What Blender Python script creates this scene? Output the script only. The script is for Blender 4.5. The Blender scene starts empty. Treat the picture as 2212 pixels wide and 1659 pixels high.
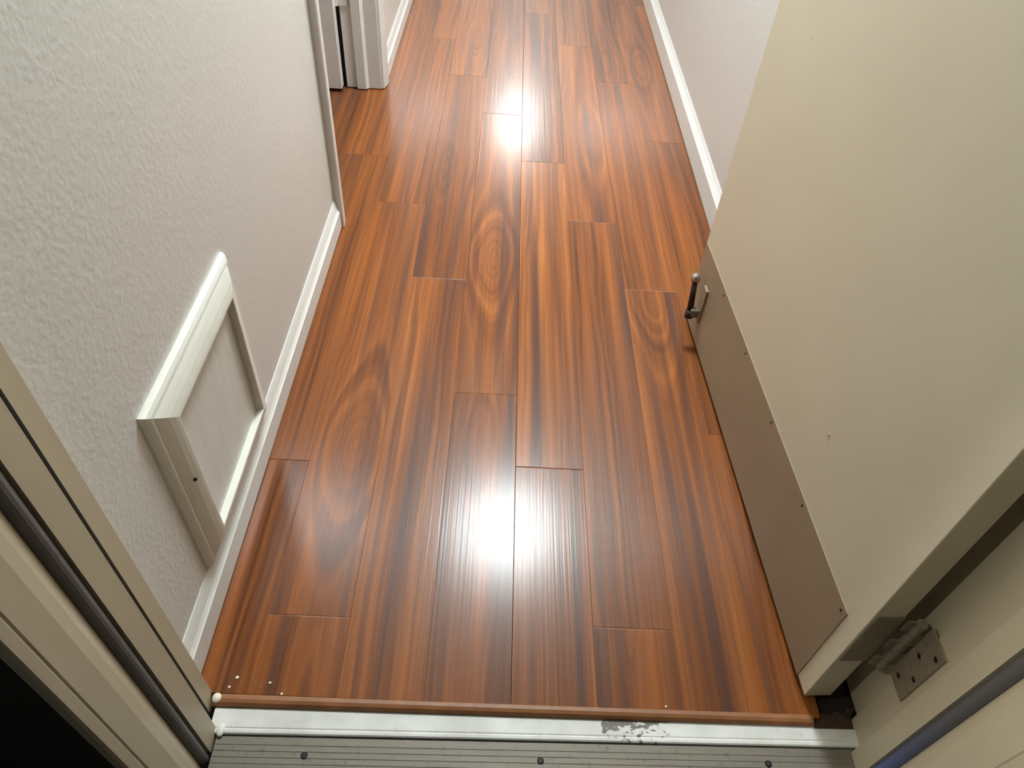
import bpy, bmesh, math, random
from mathutils import Vector, Matrix

random.seed(7)
SC = bpy.context.scene
COL = SC.collection

# ------------------------------------------------------------------ camera
cam_d = bpy.data.cameras.new('camera')
cam = bpy.data.objects.new('camera', cam_d)
COL.objects.link(cam)
RM = [[0.998156, 0.018558, 0.057789], [0.053459, -0.719671, -0.692254], [0.028743, 0.694067, -0.719336]]   # rows: image right, image down, view direction (world: X right, Y along the hall, Z up)
r0, r1, r2 = [Vector(v) for v in RM]
M = Matrix((r0, -r1, -r2)).transposed().to_4x4()
M.translation = Vector((0.0, 0.0, 1.1793))
cam.matrix_world = M
cam_d.sensor_fit = 'HORIZONTAL'
cam_d.sensor_width = 36.0
cam_d.lens = 25.785
cam_d.clip_start = 0.02
SC.camera = cam

# ------------------------------------------------------------------ world, exposure
w = bpy.data.worlds.new('night')
SC.world = w
w.use_nodes = True
w.node_tree.nodes['Background'].inputs[0].default_value = (0.9, 1.0, 1.0, 1)
w.node_tree.nodes['Background'].inputs[1].default_value = 0.004
SC.view_settings.view_transform = 'Standard'
SC.view_settings.look = 'None'
SC.view_settings.gamma = 1.0
SC.view_settings.use_curve_mapping = False
SC.view_settings.exposure = -0.07
LAMP_NEAR = (0.13, 2.31, 2.44)
LAMP_FAR = (0.12, 7.17, 2.44)
LAMP_POWER = 248.0
for k_, v_ in (('max_bounces', 7), ('diffuse_bounces', 4), ('glossy_bounces', 3), ('transmission_bounces', 2)):
    setattr(SC.cycles, k_, v_)

# ------------------------------------------------------------------ helpers
def srgb(r, g, b):
    f = lambda c: (c / 255 / 12.92) if c / 255 <= 0.04045 else ((c / 255 + 0.055) / 1.055) ** 2.4
    return (f(r), f(g), f(b), 1.0)

class NT:
    """small helper to wire shader nodes"""
    def __init__(s, name):
        s.m = bpy.data.materials.new(name)
        s.m.use_nodes = True
        s.t = s.m.node_tree
        s.b = s.t.nodes['Principled BSDF']
    def n(s, typ, **kw):
        nd = s.t.nodes.new(typ)
        for k, v in kw.items():
            setattr(nd, k, v)
        return nd
    def put(s, sock, v):
        if isinstance(v, bpy.types.NodeSocket):
            s.t.links.new(v, sock)
        elif v is not None:
            sock.default_value = v
    def math(s, op, a, b=None, c=None):
        nd = s.n('ShaderNodeMath', operation=op)
        for i, v in enumerate((a, b, c)):
            s.put(nd.inputs[i], v)
        return nd.outputs[0]
    def xyz(s, x, y, z):
        nd = s.n('ShaderNodeCombineXYZ')
        for i, v in enumerate((x, y, z)):
            s.put(nd.inputs[i], v)
        return nd.outputs[0]
    def sep(s, v):
        nd = s.n('ShaderNodeSeparateXYZ')
        s.put(nd.inputs[0], v)
        return nd.outputs
    def noise(s, vec, scale=1.0, detail=2.0, rough=0.5, dims='3D', w=None):
        nd = s.n('ShaderNodeTexNoise', noise_dimensions=dims)
        if dims != '1D':
            s.put(nd.inputs['Vector'], vec)
        if w is not None:
            s.put(nd.inputs['W'], w)
        s.put(nd.inputs['Scale'], scale)
        s.put(nd.inputs['Detail'], detail)
        s.put(nd.inputs['Roughness'], rough)
        return nd.outputs['Fac']
    def ramp(s, fac, stops, interp='LINEAR'):
        nd = s.n('ShaderNodeValToRGB')
        nd.color_ramp.interpolation = interp
        el = nd.color_ramp.elements
        while len(el) < len(stops):
            el.new(0.5)
        for e, (p, c) in zip(el, stops):
            e.position = p
            e.color = c if len(c) == 4 else (*c, 1)
        s.put(nd.inputs[0], fac)
        return nd.outputs[0]
    def rng(s, v, a, b, c=0.0, d=1.0):
        nd = s.n('ShaderNodeMapRange')
        for i, q in enumerate((v, a, b, c, d)):
            s.put(nd.inputs[i], q)
        return nd.outputs[0]
    def mix(s, fac, a, b, blend='MIX'):
        nd = s.n('ShaderNodeMix', data_type='RGBA', blend_type=blend)
        s.put(nd.inputs[0], fac)
        s.put(nd.inputs[6], a)
        s.put(nd.inputs[7], b)
        return nd.outputs[2]
    def attr(s, name):
        nd = s.n('ShaderNodeAttribute', attribute_type='OBJECT', attribute_name=name)
        return nd.outputs['Fac']
    def pos(s):
        return s.n('ShaderNodeNewGeometry').outputs['Position']
    def obj(s):
        return s.n('ShaderNodeTexCoord').outputs['Object']
    def bump(s, hgt, strength, dist):
        nd = s.n('ShaderNodeBump')
        s.put(nd.inputs['Strength'], strength)
        s.put(nd.inputs['Distance'], dist)
        s.put(nd.inputs['Height'], hgt)
        s.t.links.new(nd.outputs[0], s.b.inputs['Normal'])
    def set(s, **kw):
        for k, v in kw.items():
            s.put(s.b.inputs[k.replace('_', ' ')], v)
        return s

def plain(name, col, rough=0.5, metallic=0.0, spec=0.5, vary=0.06, scale=30.0, bump=0.0):
    t = NT(name)
    nz = t.noise(t.pos(), scale, 4.0, 0.6)
    c2 = tuple(min(1, v * (1 + vary)) for v in col[:3]) + (1,)
    c1 = tuple(v * (1 - vary) for v in col[:3]) + (1,)
    t.set(Base_Color=t.ramp(nz, [(0.3, c1), (0.7, c2)]), Roughness=rough, Metallic=metallic)
    t.b.inputs['Specular IOR Level'].default_value = spec
    if bump:
        t.bump(nz, bump, 0.002)
    return t.m

# ------------------------------------------------------------------ materials
WOODRAMP = [(0.0, srgb(70, 38, 20)), (0.25, srgb(97, 54, 25)), (0.5, srgb(122, 68, 30)), (0.75, srgb(145, 84, 37)), (1.0, srgb(168, 104, 50))]

def make_wood():
    t = NT('laminate_wood')
    x, y, z = t.sep(t.pos())
    seed, kx, ky, ks, tone = [t.attr(a) for a in ('seed', 'ring_x', 'ring_y', 'ring_squash', 'tone')]
    s10 = t.math('MULTIPLY', seed, 17.3)
    # warp of the growth rings, then a section through tilted cone-shaped rings
    w1 = t.noise(t.xyz(t.math('MULTIPLY', x, 11.0), t.math('MULTIPLY', y, 1.7), s10), 1.0, 2.0, 0.55)
    dx = t.math('ADD', t.math('SUBTRACT', x, kx), t.math('MULTIPLY', t.math('SUBTRACT', w1, 0.5), 0.05))
    # away from the eye the rings stretch out along the board
    dy = t.math('MULTIPLY', t.math('TANH', t.math('MULTIPLY', t.math('SUBTRACT', y, ky), 4.5)), t.math('MULTIPLY', ks, 0.30))
    r = t.math('SQRT', t.math('ADD', t.math('MULTIPLY', dx, dx), t.math('MULTIPLY', dy, dy)))
    ring = t.noise(None, 1.0, 2.0, 0.6, '1D', t.math('ADD', t.math('MULTIPLY', r, 78.0), s10))
    broad = t.noise(t.xyz(t.math('MULTIPLY', x, 26.0), t.math('MULTIPLY', y, 0.8), s10), 1.0, 1.0, 0.5)
    fine = t.noise(t.xyz(t.math('MULTIPLY', x, 210.0), t.math('MULTIPLY', y, 2.2), s10), 1.0, 2.0, 0.6)
    v = t.math('ADD', t.math('MULTIPLY', ring, 0.40), t.math('MULTIPLY', broad, 0.44))
    v = t.math('ADD', v, t.math('MULTIPLY', fine, 0.32))
    v = t.math('ADD', v, t.math('MULTIPLY', t.math('SUBTRACT', tone, 0.5), 0.36))
    v = t.rng(v, 0.30, 0.86)
    col = t.ramp(v, WOODRAMP)
    # greyish dark and orange streaks along the boards
    stk = t.noise(t.xyz(t.math('MULTIPLY', x, 34.0), t.math('MULTIPLY', y, 0.9), t.math('ADD', s10, 5.0)), 1.0, 1.0, 0.5)
    col = t.mix(t.rng(stk, 0.54, 0.74, 0.0, 0.72), col, srgb(72, 48, 41))
    col = t.mix(t.rng(stk, 0.42, 0.24, 0.0, 0.45), col, srgb(158, 88, 32))
    t.set(Base_Color=col, Roughness=0.36)
    t.b.inputs['Specular IOR Level'].default_value = 0.12
    t.b.inputs['Coat Weight'].default_value = 0.36
    t.b.inputs['Coat Roughness'].default_value = 0.19
    t.bump(fine, 0.145, 0.001)
    nb = [n for n in t.t.nodes if n.type == 'BUMP'][0]
    t.t.links.new(nb.outputs[0], t.b.inputs['Coat Normal'])
    return t.m

def make_wall():
    t = NT('orange_peel_wall_paint')
    p = t.pos()
    a = t.noise(p, 120.0, 1.0, 0.5)
    t.set(Base_Color=srgb(212, 209, 204), Roughness=0.28)
    t.b.inputs['Specular IOR Level'].default_value = 0.5
    t.bump(t.rng(a, 0.40, 0.66), 0.15, 0.0016)
    return t.m

def make_alu(name, base, dark):
    t = NT(name)
    p = t.pos()
    x, y, z = t.sep(p)
    st = t.noise(t.xyz(t.math('MULTIPLY', x, 12.0), t.math('MULTIPLY', y, 260.0), 0.0), 1.0, 3.0, 0.6)
    sp = t.noise(p, 85.0, 4.0, 0.65)
    d = t.rng(sp, 0.56, 0.74, 0.0, 0.8)
    c = t.mix(t.math('MULTIPLY', st, 0.5), base, dark)
    t.set(Base_Color=t.mix(d, c, dark), Roughness=0.5, Metallic=0.35)
    t.bump(sp, 0.15, 0.001)
    return t.m

def make_painted_saddle():
    """white paint over aluminium, chipped off in one place, a little dirt"""
    t = NT('chipped_white_saddle')
    p = t.pos()
    x, y, z = t.sep(p)
    n = t.noise(t.xyz(t.math('MULTIPLY', x, 75.0), t.math('MULTIPLY', y, 120.0), 3.1), 1.0, 4.0, 0.62)
    band = t.math('MULTIPLY', t.rng(x, 0.185, 0.205), t.rng(x, 0.30, 0.36, 1.0, 0.0))
    # chips reach further down the strip at their left end
    top = t.rng(y, t.math('SUBTRACT', 0.425, t.math('MULTIPLY', t.rng(x, 0.19, 0.34, 1.0, 0.0), 0.03)), 0.425, 0.0, 0.22)
    m = t.rng(t.math('ADD', t.math('MULTIPLY', n, band), t.math('MULTIPLY', top, band)), 0.54, 0.60)
    dirt = t.noise(p, 130.0, 3.0, 0.6)
    cloud = t.noise(p, 14.0, 3.0, 0.6)
    base = t.ramp(cloud, [(0.3, srgb(208, 205, 197)), (0.7, srgb(232, 229, 224))])
    base = t.mix(t.rng(dirt, 0.66, 0.76, 0.0, 0.7), base, srgb(120, 112, 100))
    t.set(Base_Color=t.mix(m, base, srgb(112, 106, 98)), Roughness=0.42)
    t.bump(t.math('SUBTRACT', cloud, m), 0.2, 0.0015)
    return t.m

def make_beige(name, a, b, rough, wear=0.0):
    t = NT(name)
    p = t.pos()
    n = t.noise(p, 6.0, 3.0, 0.5)
    c = t.ramp(n, [(0.3, a), (0.7, b)])
    sp = t.noise(p, 42.0, 2.0, 0.5)
    c = t.mix(t.rng(sp, 0.76, 0.80, 0.0, wear), c, srgb(110, 92, 70))
    t.set(Base_Color=c, Roughness=rough)
    t.bump(t.noise(p, 190.0, 2.0, 0.5), 0.05, 0.001)
    return t.m

MAT = {}
MAT['wood'] = make_wood()
MAT['wall'] = make_wall()
MAT['ceil'] = plain('ceiling_paint', srgb(226, 222, 214), 0.8, bump=0.3, scale=120)
MAT['white'] = plain('white_trim_paint', srgb(228, 226, 221), 0.32, vary=0.025, scale=18)
MAT['white2'] = plain('white_casing_paint', srgb(214, 211, 206), 0.36, vary=0.03, scale=18)
MAT['panelwhite'] = plain('off_white_frame_paint', srgb(226, 223, 213), 0.36, vary=0.02, scale=22)
t = NT('brushed_grey_panel_paint')
_x, _y, _z = t.sep(t.pos())
_n = t.noise(t.xyz(0.0, t.math('MULTIPLY', _y, 60.0), t.math('MULTIPLY', _z, 9.0)), 1.0, 3.0, 0.6)
t.set(Base_Color=t.ramp(_n, [(0.3, srgb(212, 210, 203)), (0.75, srgb(224, 221, 215))]), Roughness=0.5)
MAT['panel'] = t.m
MAT['door'] = make_beige('beige_door_paint', srgb(222, 210, 184), srgb(226, 214, 189), 0.42, 0.15)
MAT['frame'] = make_beige('beige_frame_paint', srgb(192, 179, 153), srgb(200, 186, 161), 0.45, 0.25)
MAT['kick'] = make_beige('taupe_kick_plate', srgb(156, 138, 113), srgb(162, 144, 119), 0.36, 0.2)
MAT['alu'] = make_alu('dull_aluminium', srgb(134, 126, 114), srgb(88, 80, 70))
MAT['saddle'] = make_painted_saddle()
MAT['screw'] = plain('dark_screw', srgb(36, 30, 26), 0.5, 0.5, vary=0.2)
MAT['gasket'] = plain('black_rubber_gasket', srgb(106, 101, 101), 0.6, vary=0.15)
t = NT('gasket_with_blue_film')
_x, _y, _z = t.sep(t.pos())
t.set(Base_Color=t.ramp(t.rng(_z, 0.03, 0.27), [(0.0, srgb(96, 110, 164)), (0.5, srgb(90, 94, 124)), (1.0, srgb(98, 94, 96))]), Roughness=0.6)
MAT['blue'] = t.m
MAT['black'] = plain('dark_gap', srgb(30, 24, 20), 0.9, vary=0.2)
MAT['grime'] = plain('dark_grimy_wood', srgb(66, 44, 34), 0.8, vary=0.35, scale=90)
MAT['steel'] = plain('tarnished_steel', srgb(140, 128, 109), 0.45, 0.15, vary=0.2, scale=120)
MAT['chrome'] = plain('worn_chrome', srgb(200, 196, 190), 0.2, 0.9, vary=0.05)
MAT['bronze'] = plain('dark_bronze', srgb(52, 34, 26), 0.4, 0.4, vary=0.15)
MAT['rubber'] = plain('black_rubber', srgb(34, 28, 26), 0.7, vary=0.15)
MAT['nosing'] = plain('worn_wood_edge', srgb(142, 92, 55), 0.45, vary=0.22, scale=24, bump=0.1)
MAT['caulk'] = plain('white_caulk', srgb(232, 220, 204), 0.5, vary=0.05)
MAT['ext'] = plain('siding_painted_unlit', srgb(15, 13, 13), 0.85, vary=0.12)  # near-black colour stands in for the lack of light outside
MAT['conc'] = plain('porch_concrete', srgb(92, 88, 84), 0.9, vary=0.15, bump=0.3)
MAT['sub'] = plain('dark_subfloor', srgb(38, 24, 16), 0.9, vary=0.2)
def make_lamp(name, col, power):
    t = NT(name)
    t.set(Base_Color=(0.9, 0.9, 0.9, 1), Roughness=0.4)
    t.b.inputs['Emission Color'].default_value = col
    t.b.inputs['Emission Strength'].default_value = power
    return t.m
MAT['lampN'] = make_lamp('lit_glass_neutral', (0.86, 0.97, 1.0, 1), LAMP_POWER * 0.50)
MAT['lampF'] = make_lamp('lit_glass_warm', (0.96, 0.97, 0.97, 1), LAMP_POWER * 0.70)

# ------------------------------------------------------------------ geometry helpers
def mesh_obj(name, bm, mat, parent=None, smooth=False):
    bmesh.ops.recalc_face_normals(bm, faces=bm.faces)
    me = bpy.data.meshes.new(name)
    bm.to_mesh(me)
    bm.free()
    me.materials.append(MAT[mat] if isinstance(mat, str) else mat)
    if smooth:
        for p in me.polygons:
            p.use_smooth = True
    o = bpy.data.objects.new(name, me)
    COL.objects.link(o)
    if parent:
        o.parent = parent
        o.matrix_parent_inverse = parent.matrix_basis.inverted()
    return o

def box(bm, x0, x1, y0, y1, z0, z1, mtx=None):
    vs = [bm.verts.new((x, y, z)) for z in (z0, z1) for y in (y0, y1) for x in (x0, x1)]
    for f in ((0, 1, 3, 2), (4, 6, 7, 5), (0, 4, 5, 1), (2, 3, 7, 6), (0, 2, 6, 4), (1, 5, 7, 3)):
        bm.faces.new([vs[i] for i in f])
    if mtx is not None:
        bmesh.ops.transform(bm, matrix=mtx, verts=vs)
    return vs

def bevel_all(bm, w, seg=2):
    bmesh.ops.bevel(bm, geom=list(bm.edges), offset=w, segments=seg, affect='EDGES', profile=0.5, clamp_overlap=True)

def boxobj(name, b, mat, parent=None, bev=0.0, mtx=None, seg=2):
    bm = bmesh.new()
    box(bm, *b)
    if bev:
        bevel_all(bm, bev, seg)
    if mtx is not None:
        bm.transform(mtx)
    return mesh_obj(name, bm, mat, parent)

def prism(bm, pts, a, b, axis):
    """polygon pts extruded from a to b along axis: 'z' pts=(x,y); 'y' pts=(x,z); 'x' pts=(y,z)"""
    def mk(p, t):
        return {'z': (p[0], p[1], t), 'y': (p[0], t, p[1]), 'x': (t, p[0], p[1])}[axis]
    lo = [bm.verts.new(mk(p, a)) for p in pts]
    hi = [bm.verts.new(mk(p, b)) for p in pts]
    n = len(pts)
    bm.faces.new(lo[::-1])
    bm.faces.new(hi)
    for i in range(n):
        bm.faces.new((lo[i], lo[(i + 1) % n], hi[(i + 1) % n], hi[i]))

def prismobj(name, pts, a, b, axis, mat, parent=None, mtx=None):
    bm = bmesh.new()
    prism(bm, pts, a, b, axis)
    if mtx is not None:
        bm.transform(mtx)
    return mesh_obj(name, bm, mat, parent)

def cyl(bm, p0, p1, r0, r1=None, seg=20):
    p0, p1 = Vector(p0), Vector(p1)
    r1 = r0 if r1 is None else r1
    d = p1 - p0
    q = d.to_track_quat('Z', 'Y').to_matrix().to_4x4()
    q.translation = (p0 + p1) / 2
    bmesh.ops.create_cone(bm, cap_ends=True, segments=seg, radius1=r0, radius2=r1, depth=d.length, matrix=q)

def lathe(bm, prof, c, seg=40):
    """prof: (radius, z) list, around vertical axis at c"""
    rings = []
    for r, z in prof:
        if r < 1e-6:
            rings.append([bm.verts.new((c[0], c[1], c[2] + z))])
        else:
            rings.append([bm.verts.new((c[0] + r * math.cos(2 * math.pi * k / seg), c[1] + r * math.sin(2 * math.pi * k / seg), c[2] + z)) for k in range(seg)])
    for a, b in zip(rings, rings[1:]):
        for k in range(seg):
            k2 = (k + 1) % seg
            if len(a) == 1:
                bm.faces.new((a[0], b[k], b[k2]))
            elif len(b) == 1:
                bm.faces.new((a[k], b[0], a[k2]))
            else:
                bm.faces.new((a[k], b[k], b[k2], a[k2]))

def empty(name, loc):
    o = bpy.data.objects.new(name, None)
    o.empty_display_size = 0.05
    o.location = loc
    COL.objects.link(o)
    return o

def tag(o, label=None, cat=None, kind=None, group=None):
    if label: o['label'] = label
    if cat: o['category'] = cat
    if kind: o['kind'] = kind
    if group: o['group'] = group
    return o

# ------------------------------------------------------------------ dimensions
XL, XR = -0.444, 0.619          # wall faces
Y0, Y1 = 0.441, 9.0             # hall from the entry frame to its end wall
ZC = 2.44
DY0, DY1 = 1.757, 2.555         # side doorway in the left wall
DH = 2.03

# ------------------------------------------------------------------ floor with planks
floor = boxobj('floor', (-2.2, 0.75, 0.437, 9.1, -0.06, -0.012), 'sub')
tag(floor, 'glossy reddish-brown wood laminate plank floor running down the hallway', 'floor', 'structure')
PW = 0.1372
SEAM = 0.0585
PL = 1.27
def plank(x0, x1, y0, y1, ring=None, tone=None):
    gl = gr = 0.00005
    if abs(x0 - SEAM) < 1e-4: gl = 0.0004
    if abs(x1 - SEAM) < 1e-4: gr = 0.0004
    c, d = 0.0004, 0.00025
    x0 += gl; x1 -= gr; y0 += 0.0002; y1 -= 0.0002
    cx, cy = (x0 + x1) / 2, (y0 + y1) / 2
    bm = bmesh.new()
    rings = []
    for (i, j, z) in ((0, 0, -0.012), (0, 0, -d), (c, 0.0020, 0.0)):
        rings.append([bm.verts.new((x - cx, y - cy, z)) for x, y in ((x0 + i, y0 + 0.4 * j), (x1 - i, y0 + 0.4 * j), (x1 - i, y1 - j), (x0 + i, y1 - j))])
    bm.faces.new(rings[0][::-1])
    bm.faces.new(rings[2])
    for a, b in zip(rings, rings[1:]):
        for k in range(4):
            bm.faces.new((a[k], a[(k + 1) % 4], b[(k + 1) % 4], b[k]))
    o = mesh_obj('plank', bm, 'wood')
    o.location = (cx, cy, 0)
    o.parent = floor
    if ring is None:
        kind = random.random()
        if kind < 0.62:      # straight grained
            ring = (cx + random.choice((-1, 1)) * random.uniform(0.15, 0.45), random.uniform(y0, y1), 0.03)
        else:               # cathedral or eye
            ring = (cx + random.uniform(-0.03, 0.03), random.uniform(y0, y1), random.uniform(0.10, 0.2))
    o['ring_x'], o['ring_y'], o['ring_squash'] = [float(v) for v in ring]
    o['seed'] = random.uniform(0, 10)
    o['tone'] = float(random.uniform(0.12, 0.72) if tone is None else tone)
    return o

# column k spans SEAM + k*PW .. SEAM + (k+1)*PW; end joints that show in the photograph come first
JOINTS = {
    -4: [0.896, 2.10, 3.3], -3: [0.571, 1.84, 3.05], -2: [1.501, 2.72], -1: [1.104, 2.43], 0: [0.908, 2.12],
    1: [0.573, 1.80, 3.067], 2: [1.50, 2.74], 3: [1.02, 2.30],
}
RINGS = {   # (column, board number): ring centre and squash, as seen
    (-3, 1): (-0.268, 0.945, 0.26), (-1, 1): (-0.010, 1.60, 0.26), (2, 0): (0.395, 1.46, 0.24),
    (-3, 0): (-0.262, 0.40, 0.12), (1, 0): (0.262, 0.60, 0.10), (-1, 0): (-0.02, 0.97, 0.16), (3, 0): (0.53, 0.50, 0.14),
    (-1, 2): (0.03, 2.95, 0.2), (3, 2): (0.52, 2.9, 0.15), (1, 1): (0.55, 1.2, 0.03), (0, 0): (-0.2, 0.7, 0.03),
    (0, 1): (0.42, 1.5, 0.03), (-2, 0): (0.10, 1.0, 0.03), (-4, 0): (-0.7, 0.7, 0.03),
}
TONES = {(-3, 1): 0.46, (-2, 0): 0.62, (-1, 0): 0.40, (-1, 1): 0.56, (0, 1): 0.62, (1, 1): 0.42, (2, 0): 0.60, (1, 0): 0.42,
         (3, 0): 0.62, (-4, 0): 0.30, (-4, 1): 0.42, (-3, 0): 0.46, (0, 0): 0.36, (2, 1): 0.5, (-2, 1): 0.45}
for k in range(-4, 4):
    ys = [0.437] + list(JOINTS[k])
    while ys[-1] < 8.9:
        ys.append(min(9.05, ys[-1] + PL * random.choice((0.96, 1.0, 1.0))))
    xa, xb = SEAM + k * PW, SEAM + (k + 1) * PW
    if k == 3:
        xb = 0.618
        plank(0.5525, xb, 0.545, ys[1])
    for i in range(len(ys) - 1):
        plank(xa, 0.552 if (k, i) == (3, 0) else xb, ys[i], ys[i + 1], RINGS.get((k, i)), TONES.get((k, i)))
for k in range(-10, -4):      # boards that run on into the side room
    ys = [1.0, 1.0 + 0.3 + 0.13 * (k % 4)]
    while ys[-1] < 3.5:
        ys.append(ys[-1] + PL)
    for i in range(len(ys) - 1):
        plank(SEAM + k * PW, SEAM + (k + 1) * PW, ys[i], min(ys[i + 1], 3.6))

# ------------------------------------------------------------------ walls and ceiling
bm = bmesh.new()
WT = 0.12
box(bm, XL - WT, XL, Y0 - 0.03, DY0 - 0.02, 0, ZC)
box(bm, XL - WT, XL, DY1 + 0.02, Y1, 0, ZC)
box(bm, XL - WT, XL, DY0 - 0.02, DY1 + 0.02, DH + 0.02, ZC)
wl = tag(mesh_obj('wall_left', bm, 'wall'), 'warm off-white hallway wall with orange-peel texture, holding the framed panel', 'wall', 'structure')
wr = tag(boxobj('wall_right', (XR, XR + WT, 0.445, Y1, 0, ZC), 'wall'), 'warm off-white hallway wall behind the open beige door', 'wall', 'structure')
tag(boxobj('wall_end', (-0.6, 0.8, Y1, Y1 + 0.1, 0, ZC), 'wall'), 'off-white wall closing the far end of the hallway', 'wall', 'structure')
tag(boxobj('ceiling', (-2.2, 0.8, 0.2, Y1 + 0.1, ZC, ZC + 0.08), 'ceil'), 'white hallway ceiling carrying the two lamps', 'ceiling', 'structure')
# side room beyond the doorway
bm = bmesh.new()
box(bm, -2.2, -2.1, 0.9, 3.7, 0, ZC)
box(bm, -2.1, XL - WT, 0.9, 1.0, 0, ZC)
box(bm, -2.1, XL - WT, 3.6, 3.7, 0, ZC)
tag(mesh_obj('wall_side_room', bm, 'wall'), 'off-white walls of the dim room behind the side doorway', 'wall', 'structure')
# entry wall around the frame
bm = bmesh.new()
box(bm, -1.6, -0.47, 0.262, 0.405, -0.12, 2.7)
box(bm, 0.67, 1.8, 0.262, 0.405, -0.12, 2.7)
box(bm, -0.47, 0.67, 0.262, 0.405, 2.10, 2.7)
box(bm, -0.4702, -0.4035, 0.2572, 0.2636, -0.12, 2.1)  # strips over the frame's beige outer face, shade painted in near-black
box(bm, 0.6065, 0.6702, 0.2572, 0.2636, -0.12, 2.1)
tag(mesh_obj('wall_entry', bm, 'ext'), 'outside wall around the entry door frame, its unlit darkness painted into the colour', 'wall', 'structure')
tag(boxobj('ground', (-2.5, 2.7, -2.5, 0.25, -0.2, -0.12), 'conc'), 'dark concrete landing outside the entry door', 'ground', 'structure')

# ------------------------------------------------------------------ baseboards
def baseboard(name, xw, sgn, y0, y1, hf, ht, th, label):
    pts = [(0, 0.003), (th, 0.003), (th, hf), (th - 0.0022, hf + 0.0028), (th - 0.0052, hf + 0.0095), (0.0042, ht - 0.010), (0.0022, ht - 0.003), (0.0012, ht), (0, ht)]
    o = prismobj(name, [(xw + sgn * p[0], p[1]) for p in pts], y0, y1, 'y', 'white')
    return tag(o, label, 'baseboard', 'structure')
baseboard('baseboard_left', XL, 1, Y0 + 0.003, 1.6995, 0.052, 0.085, 0.0125, 'white bevelled baseboard under the framed panel')
baseboard('baseboard_left', XL, 1, 2.6185, Y1 - 0.001, 0.052, 0.092, 0.0125, 'white baseboard on the left beyond the side doorway')
baseboard('baseboard_right', XR, -1, 0.62, Y1 - 0.001, 0.074, 0.104, 0.014, 'white bevelled baseboard along the wall behind the open beige door')

# ------------------------------------------------------------------ side doorway: jamb, stop, casing
trim2 = tag(empty('trim_2', (XL, (DY0 + DY1) / 2, 0)), 'white side doorway casing and jamb in the left hallway wall', 'door casing', 'structure')
def casing_profile(y_in, sgn):
    # inner (door) edge at y_in, running away from the opening by sgn; (x, y)
    w_ = 0.057
    d = [(0.0, 0.0), (0.0, 0.009), (0.004, 0.0115), (0.014, 0.0125), (0.018, 0.0150), (0.030, 0.0168), (0.043, 0.0190), (0.054, 0.0190), (w_, 0.0165), (w_, 0.0)]
    return [(XL + t_, y_in + sgn * u_) for u_, t_ in d]
prismobj('casing', casing_profile(DY0, -1), 0.001, DH + 0.057, 'z', 'white2', trim2)
prismobj('casing', casing_profile(DY1 + 0.005, 1), 0.004, DH + 0.057, 'z', 'white2', trim2)
bm = bmesh.new(); box(bm, XL, XL + 0.0165, DY0 + 0.001, DY1 + 0.004, DH + 0.005, DH + 0.057); mesh_obj('casing', bm, 'white2', trim2)
boxobj('jamb', (XL - WT, XL, DY0 - 0.0195, DY0 - 0.0005, 0.001, DH), 'white2', trim2)
boxobj('jamb', (XL - WT, XL, DY1, DY1 + 0.0195, 0.004, DH), 'white2', trim2)
boxobj('jamb', (XL - WT, XL, DY0, DY1, DH, DH + 0.0195), 'white2', trim2)
SX0, SX1 = -0.526, -0.487
prismobj('door_stop_strip', [(SX0, DY1), (SX1, DY1), (SX1 - 0.009, DY1 - 0.011), (SX0, DY1 - 0.011)], 0.004, DH - 0.012, 'z', 'white2', trim2)
prismobj('door_stop_strip', [(SX0, DY0), (SX1, DY0), (SX1 - 0.009, DY0 + 0.011), (SX0, DY0 + 0.011)], 0.001, DH - 0.012, 'z', 'white2', trim2)

# white door standing open in the side room
d2 = tag(empty('door_2', (-0.574, 2.53, 0)), 'white interior door standing open inside the side doorway', 'door', 'structure')
boxobj('door_panel', (-1.35, -0.5755, 2.516, 2.551, 0.012, 2.02), 'white2', d2, bev=0.0015)
for z in (0.275, 1.02, 1.76):
    bm = bmesh.new()
    box(bm, -0.60, -0.535, 2.5510, 2.5535, z, z + 0.089)
    box(bm, -0.578, -0.5685, 2.545, 2.552, z, z + 0.089)
    mesh_obj('hinge', bm, 'white2', d2)

# ------------------------------------------------------------------ framed panel on the left wall
FY0, FY1, FZ0, FZ1 = 0.602, 0.957, 0.086, 0.455
fp = tag(empty('framed_wall_panel', (XL, (FY0 + FY1) / 2, FZ0)), 'square white picture-moulding frame around a flat grey panel, low on the left wall', 'wall panel')
FPROF = [(0.0, 0.0), (0.0, 0.0045), (0.003, 0.0085), (0.008, 0.0115), (0.0125, 0.0128), (0.0138, 0.0118), (0.015, 0.0130), (0.022, 0.0165),
         (0.032, 0.0205), (0.042, 0.0232), (0.048, 0.0242), (0.051, 0.0242), (0.052, 0.0232), (0.052, 0.004), (0.052, 0.0)]
def mitred(side, name):
    bm = bmesh.new()
    def pt(d, t_, end):
        x = XL + t_
        if side == 'top':
            return (x, FY0 + d if end == 0 else FY1 - d, FZ1 - d)
        if side == 'bottom':
            return (x, FY0 + d if end == 0 else FY1 - d, FZ0 + d)
        if side == 'near':
            return (x, FY0 + d, FZ0 + d if end == 0 else FZ1 - d)
        return (x, FY1 - d, FZ0 + d if end == 0 else FZ1 - d)
    a = [bm.verts.new(pt(d, t_, 0)) for d, t_ in FPROF]
    b = [bm.verts.new(pt(d, t_, 1)) for d, t_ in FPROF]
    n = len(FPROF)
    bm.faces.new(a)
    bm.faces.new(b)
    for i in range(n):
        bm.faces.new((a[i], a[(i + 1) % n], b[(i + 1) % n], b[i]))
    return mesh_obj(name, bm, 'panelwhite', fp)
mitred('top', 'rail'); mitred('bottom', 'rail'); near_stile = mitred('near', 'stile'); mitred('far', 'stile')
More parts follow.
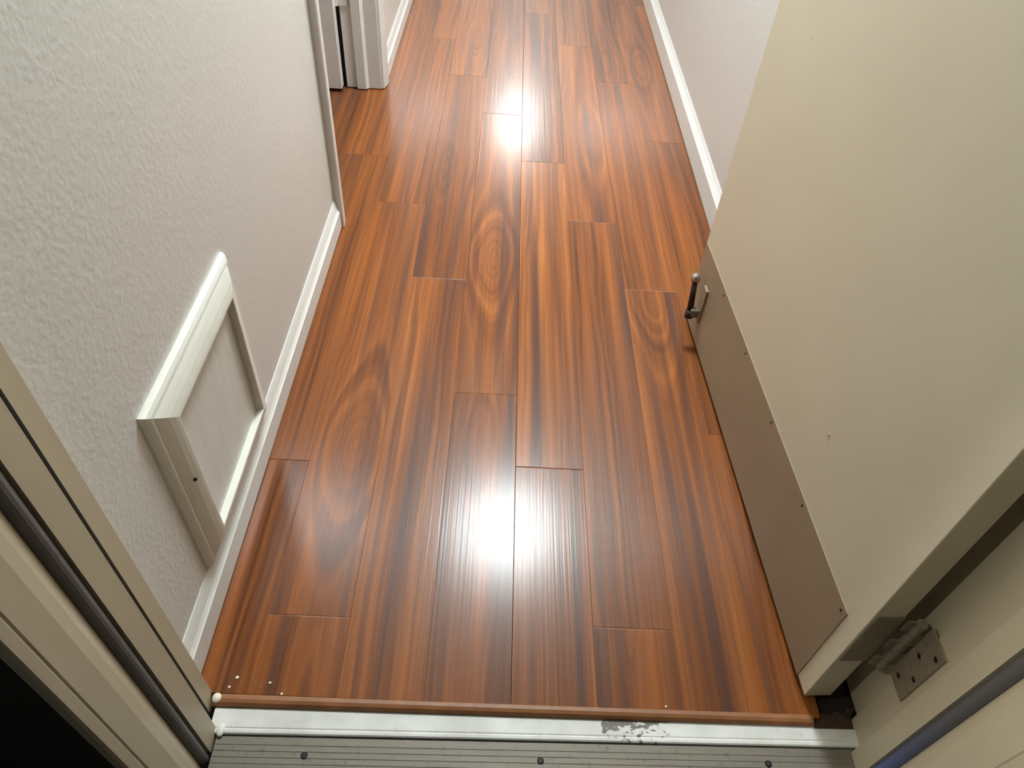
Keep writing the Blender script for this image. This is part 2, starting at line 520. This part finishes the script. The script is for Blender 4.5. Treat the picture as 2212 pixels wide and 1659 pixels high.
boxobj('panel', (XL + 0.0005, XL + 0.0115, FY0 + 0.0505, FY1 - 0.0505, FZ0 + 0.0505, FZ1 - 0.0505), 'panel', fp)
bm = bmesh.new(); cyl(bm, (XL + 0.020, 0.6335, 0.288), (XL + 0.0232, 0.6325, 0.288), 0.0028, seg=10)
mesh_obj('nail_hole', bm, 'screw', near_stile)

# ------------------------------------------------------------------ entry frame (hollow metal)
trim1 = tag(empty('trim_1', (0.1, 0.35, 0)), 'beige entry door frame with dark rubber gasket strips, in the foreground', 'door frame', 'structure')
YB = 0.392   # rabbet step
def frame_profile(xr, xs, s):
    """xr rabbet face, xs stop face, s = direction away from the opening"""
    back = xr + s * 0.06
    return [(back, 0.441), (xr + s * 0.0015, 0.441), (xr, 0.4395), (xr, YB), (xs + s * 0.002, YB), (xs, YB - 0.002), (xs, 0.3565), (xs + s * 0.009, 0.3555),
            (xs + s * 0.009, 0.337), (xs + s * 0.0055, 0.330), (xs + s * 0.0025, 0.320), (xs, 0.305), (xs, 0.274), (xs + s * 0.0015, 0.272), (xs + s * 0.0004, 0.270),
            (xs + s * 0.001, 0.2585), (xs + s * 0.004, 0.2565), (xs + s * 0.014, 0.2565), (xs + s * 0.014, 0.264), (back, 0.264)]
FB = -0.02
jl = prismobj('jamb', frame_profile(-0.408, -0.389, -1), FB, 2.10, 'z', 'frame', trim1)
jr = prismobj('jamb', frame_profile(0.607, 0.592, 1), FB, 2.10, 'z', 'frame', trim1)
bm = bmesh.new()
box(bm, -0.408, 0.607, YB, 0.441, 2.06, 2.10)
box(bm, -0.389, 0.592, 0.2565, YB, 2.045, 2.10)
mesh_obj('head', bm, 'frame', trim1)
def gasket(xs, s, mat, z0, z1, par):
    pts = []
    yc, hw, d = 0.3463, 0.0098, 0.0086
    for k in range(9):
        a = math.pi * k / 8
        pts.append((xs + s * 0.009 - s * d * math.sin(a), yc - hw * math.cos(a)))
    o = prismobj('gasket', pts, z0, z1, 'z', mat, par)
    return o
gasket(-0.389, -1, 'gasket', FB, 2.045, trim1)['label'] = 'dark rubber gasket strip'
gasket(0.592, 1, 'blue', FB, 2.045, trim1)['label'] = 'dark rubber gasket strip turning blue at its foot'
# dark seam where the rabbet meets the stop
boxobj('seam', (-0.4084, -0.4068, 0.4093, 0.4128, FB, 2.05), 'black', trim1)

boxobj('casing', (0.613, 0.622, 0.4412, 0.515, 0.0, 2.09), 'frame', trim1)

# ------------------------------------------------------------------ threshold
TH = tag(empty('door_threshold', (0.1, 0.35, -0.06)), 'aluminium door threshold with chipped white saddle strip and grooved plate with dark screws', 'threshold')
ang = math.radians(0.95)
TM = Matrix.Translation((-0.386, 0.4195, 0)) @ Matrix.Rotation(ang, 4, 'Z')
# saddle: cross-section in (y, z) along x
sad = [(0.0, -0.034), (0.0, -0.0095), (-0.0015, -0.0083), (-0.0045, -0.0080), (-0.0285, -0.0080), (-0.0305, -0.0088), (-0.0325, -0.0080), (-0.0365, -0.0082), (-0.0385, -0.0098), (-0.0385, -0.034)]
prismobj('saddle_strip', sad, -0.012, 0.9925, 'x', 'saddle', TH, TM)
gp = [(-0.0412, -0.034), (-0.0412, -0.0118)]
yy = -0.0412
gp += [(yy - 0.011, -0.0118)]
yy -= 0.011
while yy > -0.155:
    gp += [(yy - 0.0008, -0.0124), (yy - 0.0016, -0.0124), (yy - 0.0024, -0.0118), (yy - 0.0088, -0.0118)]
    yy -= 0.0088
gp += [(yy, -0.034)]
prismobj('grooved_plate', gp, 0.0, 0.9795, 'x', 'alu', TH, TM)
for (sx, sy) in ((-0.249, 0.3555), (0.1055, 0.3610), (0.4565, 0.3690)):
    bm = bmesh.new()
    lathe(bm, [(0.0, 0.0008), (0.0012, 0.0008), (0.0013, 0.0022), (0.0046, 0.0020), (0.0062, 0.0), (0.0062, -0.004), (0.0, -0.004)], (sx, sy, -0.0128), 18)
    mesh_obj('screw', bm, 'screw', TH)
# dark void under the saddle
boxobj('threshold_base', (-0.385, 0.605, 0.262, 0.436, -0.06, -0.0345), 'black', TH)

# wooden nosing closing the end of the floor
nos = [(0.0015, -0.012), (0.0015, -0.0006), (-0.001, 0.0006), (-0.006, 0.0008), (-0.011, -0.0006), (-0.0145, -0.0036), (-0.0155, -0.0075), (-0.0145, -0.0115), (-0.010, -0.016), (0.0015, -0.016)]
bm = bmesh.new()
prism(bm, nos, -0.404, 0.540, 'x')
bm.transform(Matrix.Translation((0, 0.4375, 0)) @ Matrix.Rotation(math.radians(0.35), 4, 'Z'))
ns = mesh_obj('floor_nosing', bm, 'nosing')
tag(ns, 'rounded worn wooden nosing strip between plank floor and white threshold strip', 'floor trim')
# broken dark end of the floor edge below the hinge
bm = bmesh.new()
prism(bm, [(0.541, 0.423), (0.605, 0.424), (0.606, 0.4575), (0.597, 0.447), (0.583, 0.451), (0.574, 0.444), (0.556, 0.447), (0.541, 0.440)], -0.016, -0.007, 'z')
tag(mesh_obj('broken_floor_edge', bm, 'grime'), 'dark broken splintered wood at floor corner under the door hinge', 'wood scrap')
bm = bmesh.new()
prism(bm, [(0.588, 0.447), (0.604, 0.4415), (0.605, 0.452)], -0.006, 0.020, 'z')
for v in bm.verts:
    if v.co.z > 0: v.co = Vector((0.601, 0.4475, 0.022 if v.co.x > 0.6 else 0.014))
tag(mesh_obj('wood_splinter', bm, 'grime'), 'upright dark wood splinter at the foot of the hinge jamb', 'wood scrap')
# lump of caulk at the left end
bm = bmesh.new()
bmesh.ops.create_icosphere(bm, subdivisions=3, radius=0.0075)
for v in bm.verts:
    v.co *= 1 + 0.16 * math.sin(v.co.x * 260 + 1) * math.cos(v.co.y * 210)
    v.co.z *= 0.55
bm.transform(Matrix.Translation((-0.398, 0.430, -0.0005)))
tag(mesh_obj('caulk_lump', bm, 'caulk', smooth=True), 'small lump of white caulk at the left end of the nosing', 'caulk')
bm = bmesh.new()
bmesh.ops.create_icosphere(bm, subdivisions=3, radius=0.006)
for v in bm.verts:
    v.co *= 1 + 0.2 * math.sin(v.co.x * 260 + 2) * math.cos(v.co.y * 210)
    v.co.y *= 1.6; v.co.z *= 0.5
bm.transform(Matrix.Translation((-0.380, 0.386, -0.0085)))
tag(mesh_obj('caulk_lump', bm, 'saddle', smooth=True), 'grey-white caulk crumb where threshold strip meets left jamb', 'caulk')
for (px, py, pr_, lb) in ((-0.375, 0.462, 0.0028, 'largest pale plaster crumb, on the floor beside the left jamb'),
                          (-0.383, 0.447, 0.0022, 'pale plaster crumb just above the white caulk lump'),
                          (-0.322, 0.456, 0.0022, 'pale plaster crumb on the floor, a hand right of the left jamb'),
                          (-0.30, 0.4395, 0.002, 'pale plaster crumb touching the nosing strip near its left end'),
                          (0.305, 0.4445, 0.002, 'lone pale crumb at the nosing strip towards the hinge side')):
    bm = bmesh.new()
    bmesh.ops.create_icosphere(bm, subdivisions=2, radius=pr_)
    for v in bm.verts: v.co.z *= 0.4
    bm.transform(Matrix.Translation((px, py, pr_ * 0.25)))
    tag(mesh_obj('plaster_crumb', bm, 'caulk', smooth=True), lb, 'crumb', None, 'crumbs on the floor by the threshold')

# ------------------------------------------------------------------ entry door, swung open into the hall
DP = Vector((0.529, 0.466, 0.0))
DU = Vector((-0.056, 0.9984, 0.0)).normalized()
DN = Vector((DU.y, -DU.x, 0.0))          # away from the camera side (towards the right wall)
DM = Matrix(((DU.x, DN.x, 0, DP.x), (DU.y, DN.y, 0, DP.y), (0, 0, 1, 0), (0, 0, 0, 1)))   # local: u along the door, n thickness, z
DW, DT = 0.942, 0.044
d1 = tag(empty('door_1', (DP.x, DP.y, 0)), 'beige entry door swung open against the right side, with taupe kick plate', 'door', 'structure')
boxobj('door_panel', (0, DW, 0, DT, 0.012, 2.045), 'door', d1, bev=0.0015, mtx=DM)
kp = boxobj('kick_plate', (0.034, DW - 0.004, -0.0016, -0.0001, 0.0125, 0.226), 'kick', d1, mtx=DM)
kp['label'] = 'taupe metal kick plate'
for u in (0.046, 0.227, 0.405, 0.583, 0.761):
    bm = bmesh.new()
    cyl(bm, (u, -0.0030, 0.2145), (u, -0.0012, 0.2145), 0.0018, 0.0026, 12)
    bm.transform(DM)
    mesh_obj('screw', bm, 'screw', kp)
bm = bmesh.new(); cyl(bm, (0.258, -0.0012, 0.356), (0.258, -0.0002, 0.356), 0.0022, 0.003, 10); bm.transform(DM)
mesh_obj('screw', bm, 'frame', d1)
# kick-down holder
hb = boxobj('door_holder', (0.842, 0.868, -0.0065, -0.0017, 0.062, 0.158), 'kick', d1, bev=0.002, mtx=DM)
hb['label'] = 'kick-down door holder'
bm = bmesh.new(); box(bm, 0.846, 0.864, -0.026, -0.006, 0.076, 0.098); bevel_all(bm, 0.003); bm.transform(DM); mesh_obj('pivot', bm, 'steel', hb)
bm = bmesh.new(); cyl(bm, (0.858, -0.026, 0.088), (0.884, -0.024, 0.158), 0.0075, 0.0062, 18); bm.transform(DM); mesh_obj('arm', bm, 'bronze', hb, True)
bm = bmesh.new()
cyl(bm, (0.882, -0.024, 0.156), (0.888, -0.0235, 0.172), 0.0102, 0.0102, 22)
bm.transform(DM); mesh_obj('ring', bm, 'chrome', hb, True)
bm = bmesh.new(); cyl(bm, (0.8875, -0.0235, 0.1715), (0.8882, -0.0234, 0.1735), 0.0058, 0.0058, 18); bm.transform(DM); mesh_obj('tip', bm, 'steel', hb)
bm = bmesh.new(); cyl(bm, (0.853, -0.0265, 0.072), (0.859, -0.026, 0.090), 0.0100, 0.0090, 20); bm.transform(DM); mesh_obj('rubber_foot', bm, 'rubber', hb, True)

# hinges of the entry door
def hinge(z0, z1):
    bm = bmesh.new()
    box(bm, 0.6035, 0.6068, 0.409, 0.4535, z0, z1)
    leaf = mesh_obj('hinge', bm, 'steel', d1)
    leaf['label'] = 'tarnished steel butt hinge'
    bm = bmesh.new(); box(bm, 0.004, 0.0 - 0.002, 0.006, DT, z0, z1)
    bm.transform(DM); mesh_obj('leaf', bm, 'steel', leaf)
    n = 5
    for k in range(n):
        a = z0 + (z1 - z0) * k / n; b = z0 + (z1 - z0) * (k + 1) / n
        bm = bmesh.new(); cyl(bm, (0.593, 0.4595, a + 0.0008), (0.593, 0.4595, b - 0.0008), 0.0075, seg=20)
        if k % 2: box(bm, 0.593, 0.6055, 0.4525, 0.4555, a + 0.001, b - 0.001)
        else: box(bm, 0.575, 0.593, 0.4605, 0.4635, a + 0.001, b - 0.001)
        mesh_obj('knuckle', bm, 'steel', leaf)
    bm = bmesh.new(); cyl(bm, (0.593, 0.4595, z0 - 0.006), (0.593, 0.4595, z0 + 0.001), 0.004, 0.006, 16); mesh_obj('pin', bm, 'steel', leaf)
    for k in range(4):
        zz = z0 + (z1 - z0) * (0.14 + 0.24 * k)
        yy_ = 0.419 if k % 2 else 0.438
        bm = bmesh.new(); cyl(bm, (0.6028, yy_, zz), (0.6037, yy_, zz), 0.0035, 0.0045, 12); mesh_obj('screw', bm, 'screw', leaf)
hinge(0.150, 0.285); hinge(0.96, 1.095); hinge(1.74, 1.875)

# ------------------------------------------------------------------ ceiling lamps (they make the two glares on the floor)
def ceiling_lamp(c, mat, k, label):
    e = tag(empty('ceiling_light', c), label, 'ceiling light', None, 'ceiling lights of the hallway')
    bm = bmesh.new()
    lathe(bm, [(r_ * k, z_) for r_, z_ in [(0.0, 0.0), (0.172, 0.0), (0.172, -0.022), (0.160, -0.026), (0.0, -0.026)]], c, 40)
    mesh_obj('lamp_base', bm, 'chrome', e)
    bm = bmesh.new()
    lathe(bm, [(r_ * k, z_) for r_, z_ in [(0.158, -0.0265), (0.156, -0.040), (0.140, -0.064), (0.110, -0.084), (0.070, -0.097), (0.030, -0.103), (0.0, -0.104)]], c, 24)
    mesh_obj('glass_dome', bm, mat, e, True)
    bm = bmesh.new()
    lathe(bm, [(r_ * k, z_) for r_, z_ in [(0.0, -0.1035), (0.008, -0.1045), (0.009, -0.112), (0.005, -0.118), (0.0, -0.119)]], c, 16)
    mesh_obj('finial', bm, 'chrome', e, True)
ceiling_lamp(LAMP_NEAR, 'lampN', 1.75, 'lit glass dome lamp on hallway ceiling nearer the entry door')
ceiling_lamp(LAMP_FAR, 'lampF', 1.30, 'lit glass dome lamp on hallway ceiling further down the hall')

# ------------------------------------------------------------------ unseen lantern added outside to brighten the right door frame
PL_ = Vector((-0.82, 0.262, 1.72))
pl = tag(empty('fill_lantern', PL_), 'small black lantern added out of view, left of the entry door, to brighten the right door frame', 'added fill lamp')
bm = bmesh.new(); box(bm, PL_.x - 0.05, PL_.x + 0.05, 0.247, 0.2615, PL_.z - 0.02, PL_.z + 0.16); bevel_all(bm, 0.004); mesh_obj('wall_plate', bm, 'rubber', pl)
bm = bmesh.new(); cyl(bm, (PL_.x, 0.248, PL_.z + 0.13), (PL_.x, 0.185, PL_.z + 0.17), 0.008); mesh_obj('bracket', bm, 'rubber', pl)
bm = bmesh.new(); lathe(bm, [(0.0, 0.185), (0.012, 0.18), (0.060, 0.125), (0.060, 0.118), (0.0, 0.118)], (PL_.x, 0.185, PL_.z), 24); mesh_obj('cap', bm, 'rubber', pl)
bm = bmesh.new(); lathe(bm, [(0.0, 0.117), (0.055, 0.117), (0.045, -0.03), (0.0, -0.03)], (PL_.x, 0.185, PL_.z), 16); mesh_obj('glass', bm, make_lamp('fill_lantern_glass', (0.97, 1.0, 0.86, 1), 600.0), pl, True)
bm = bmesh.new(); lathe(bm, [(0.0, -0.0305), (0.052, -0.0305), (0.052, -0.042), (0.0, -0.055)], (PL_.x, 0.185, PL_.z), 24); mesh_obj('bottom_cap', bm, 'rubber', pl)
